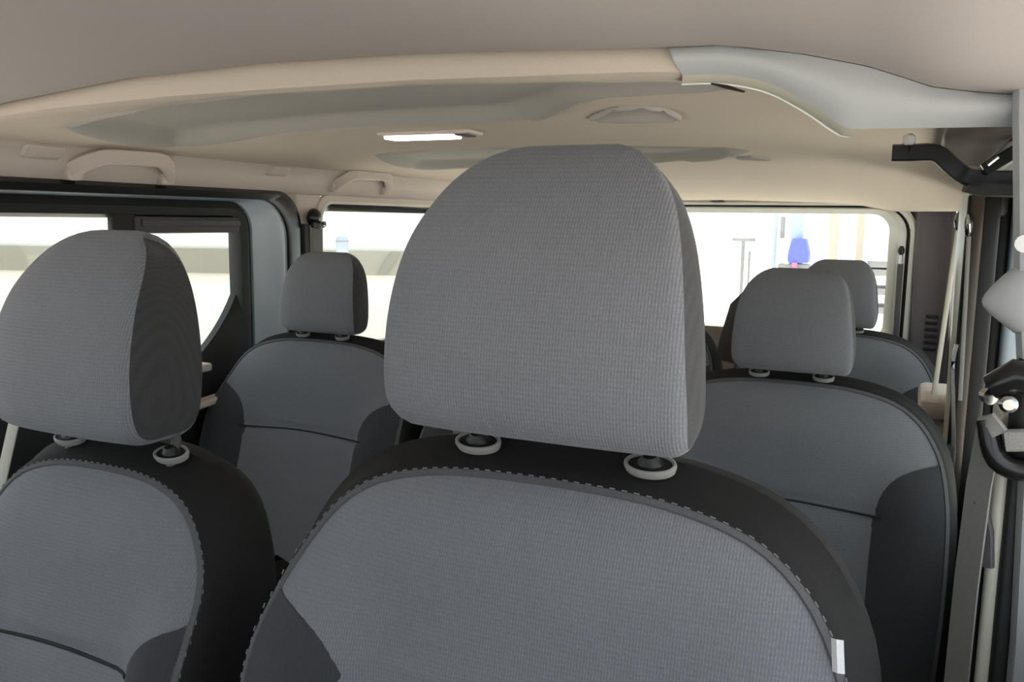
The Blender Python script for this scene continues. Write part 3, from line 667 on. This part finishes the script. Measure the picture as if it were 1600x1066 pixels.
mb = MB(); mb.bar(smooth_path([(.083, 1.93, -.235), (.079, 1.93, -.262), (.080, 1.93, -.30), (.086, 1.93, -.36), (.094, 1.93, -.46)], 14), (0, 0, 1), .004, .004); mb.build('tongue', 'chrome', b3)
mb = MB(); mb.box(.075, .098, 1.925, 1.94, -.56, -.44, .004); mb.build('buckle', 'black', b3)
mb = MB(); mb.box(.030, .116, 2.12, 2.36, -.80, -.44, .02); mb.build('wheel_arch_cover', 'trim', wrt)
mb = MB(); mb.box(.024, .116, 2.10, 2.36, -.43, -.385, .015); mb.build('wheel_arch_ledge', 'trim', wrt)

# dark belt of the third row middle seat
b4 = thing('seat_belt', (-.52, 2.6, -.35), 'dark belt end leaning beside the third row middle seat', 'seat belt')
mb = MB(); mb.bar([(-.50, 2.58, -.41), (-.487, 2.58, -.34), (-.465, 2.58, -.25), (-.43, 2.58, -.215)], (1, 0, 0), .030, .004); mb.build('webbing', 'brown', b4)
mb = MB(); mb.box(-.47, -.41, 2.57, 2.60, -.25, -.205, .012); mb.build('tongue', 'trim_dark', b4)
# pale belt end at the left edge
b5 = thing('seat_belt', (-1.1, .74, -.3), 'pale belt strap at the left edge beneath the headrest', 'seat belt')
mb = MB(); mb.bar([(-1.14, .60, FLOOR+.02), (-1.14, .66, -.80), (-1.135, .74, -.42), (-1.125, .77, -.30), (-1.112, .77, -.27), (-1.095, .77, -.235)], (1, 0, -.2), .010, .0015); mb.build('strap', 'belt_pale', b5)
mb = MB(); mb.bar([(-1.118, .775, -.285), (-1.110, .770, -.268)], (1, 0, -.4), .0085, .0028); mb.build('stitched_fold', 'label', b5)

# ------------------------------------------------------------------ outside
def camxy(a, d):  # point at bearing tan a (right of the viewing axis) and depth d, in the yard
    return Vector((rt.x*a*d-math.sin(YAW)*d, rt.y*a*d+math.cos(YAW)*d, 0))
hall = thing('building', (-6.5, 9, FLOOR-.4), 'long white building with a grey band outside the left windows', 'building')
def slab(p, q, z0, z1, th, name, m, parent):
    p, q = Vector(p), Vector(q); t = (q-p).normalized(); nn = Vector((-t.y, t.x, 0))*th
    v = [(*(a+b).xy, z) for z in (z0, z1) for a, b in ((p, -nn), (q, -nn), (q, nn), (p, nn))]
    return obj(name, v, [(0, 1, 2, 3), (4, 5, 6, 7), (0, 1, 5, 4), (1, 2, 6, 5), (2, 3, 7, 6), (3, 0, 4, 7)], m, parent, smooth=False)
pl, pr = camxy(-1.1, 9.0), camxy(-.02, 9.0)
slab(pl, pr, FLOOR-.4, 1.6, .15, 'facade', 'wall_white', hall)
slab(camxy(-1.1, 8.80), camxy(-.02, 8.80), -.58, -.335, .03, 'band', 'band', hall)
for a0, a1 in ((-.145, -.135), (-.115, -.105)):
    p0, p1 = camxy(a0-.012, 8.74), camxy(a1-.012, 8.74); q0, q1 = camxy(a0+.005, 8.74), camxy(a1+.005, 8.74)
    th = Vector((math.sin(YAW), -math.cos(YAW), 0))*.02
    v = [(*p0.xy, -.57), (*p1.xy, -.57), (*q1.xy, -.345), (*q0.xy, -.345)]; v2 = [tuple(Vector(x)+th) for x in v]
    obj('stripe', v+v2, [(0, 1, 2, 3), (4, 5, 6, 7), (0, 1, 5, 4), (1, 2, 6, 5), (2, 3, 7, 6), (3, 0, 4, 7)], 'stripe', hall, smooth=False)
pst = thing('bollard', camxy(-.195, 8.4)+Vector((0, 0, FLOOR-.4)), 'pale bollard post outside the left quarter window', 'bollard')
c = camxy(-.197, 8.4)
mb = MB(); mb.tube([(c.x, c.y, FLOOR-.4), (c.x, c.y, -.20), (c.x, c.y, -.185)], [.06, .06, .045], 14); mb.build('post', 'pale_blue', pst)
mb = MB(); mb.tube([(c.x, c.y, -.235), (c.x, c.y, -.225)], .066, 14); mb.build('collar', 'rack', pst)

t = thing('lift_column', (-1.0, 8.0, FLOOR-.4), 'pale blue workshop lift column with blue box outside the rear window', 'workshop lift')
mb = MB(); mb.box(-1.03, -.92, 7.95, 8.1, FLOOR-.4, 1.4, .01); mb.build('column', 'pale_blue', t)
mb = MB(); mb.loft([[(-.935-h, 7.80, z), (-.935+h, 7.80, z), (-.935+h, 7.95, z), (-.935-h, 7.95, z)] for z, h in ((-.335, .078), (-.30, .085), (-.24, .082), (-.16, .062), (-.13, .052))], cap=(True, True)); mb.build('control_box', 'lift_blue', t, flat_angle=20)
mb = MB(); mb.box(-1.10, -.84, 7.82, 7.95, -.42, -.345, .01); mb.build('bracket', 'rack', t)
mb = MB(); mb.tube([(-.96, 7.79, -.335), (-.95, 7.78, -.43)], .025, 10); mb.build('grip', 'pink', t)
t = thing('post', (-1.155, 8.0, FLOOR-.4), 'slim pale blue post left of the blue box outside', 'post')
mb = MB(); mb.box(-1.175, -1.15, 7.98, 8.02, FLOOR-.4, 1.3, .004); mb.build('upright', 'pale_blue', t)
mb = MB(); mb.box(-1.12, -1.085, 7.98, 8.02, -.13, .06, .004); mb.build('cable_clip', 'rack', t)
t = thing('work_lamp_stand', (-1.43, 8.0, FLOOR-.4), 'pale T-shaped stand outside the rear window', 'stand')
mb = MB(); mb.box(-1.535, -1.335, 7.97, 8.03, -.165, -.135, .006); mb.build('crossbar', 'rack', t)
mb = MB(); mb.box(-1.450, -1.425, 7.98, 8.02, FLOOR-.4, -.16, .004); mb.build('pole', 'rack', t)
mb = MB(); mb.box(-1.385, -1.370, 7.98, 8.02, FLOOR-.4, -.25, .004); mb.build('side_rod', 'rack', t)
for x0, x1, lab in ((-.76, -.68, 'tan timber board upright outside the rear window right of the blue box'), (-.52, -.46, 'narrow tan timber upright nearest the right edge of the rear window')):
    t = thing('timber_upright', ((x0+x1)/2, 8.6, FLOOR-.4), lab, 'timber', 'timber uprights in the yard')
    mb = MB(); mb.box(x0, x1, 8.55, 8.62, FLOOR-.4, .3, .005); mb.build('board', 'tan', t)
    mb = MB(); mb.box(x0-.04, x1+.04, 8.50, 8.67, FLOOR-.4, FLOOR-.36, .005); mb.build('foot', 'tan', t)
t = thing('storage_rack', (-.2, 8.0, FLOOR-.4), 'grey steel shelf rack seen at the right end of the rear window', 'rack')
for z in (-.72, -.56, -.40, -.33):
    mb = MB(); mb.box(-.40, .35, 7.9, 8.4, z-.028, z+.028, .004); mb.build('shelf', 'rack', t)
for x in (-.40, .35):
    mb = MB(); mb.box(x-.02, x+.02, 7.88, 7.93, FLOOR-.4, -.28, .004); mb.build('upright', 'pale_blue', t)

# ------------------------------------------------------------------ lift everything from eye-relative heights to the van floor at z = 0
for o in list(scn.objects):
    if '_o' in o: del o['_o']
    if o.parent is None and o.type not in ('CAMERA', 'LIGHT'): o.location.z += ZC
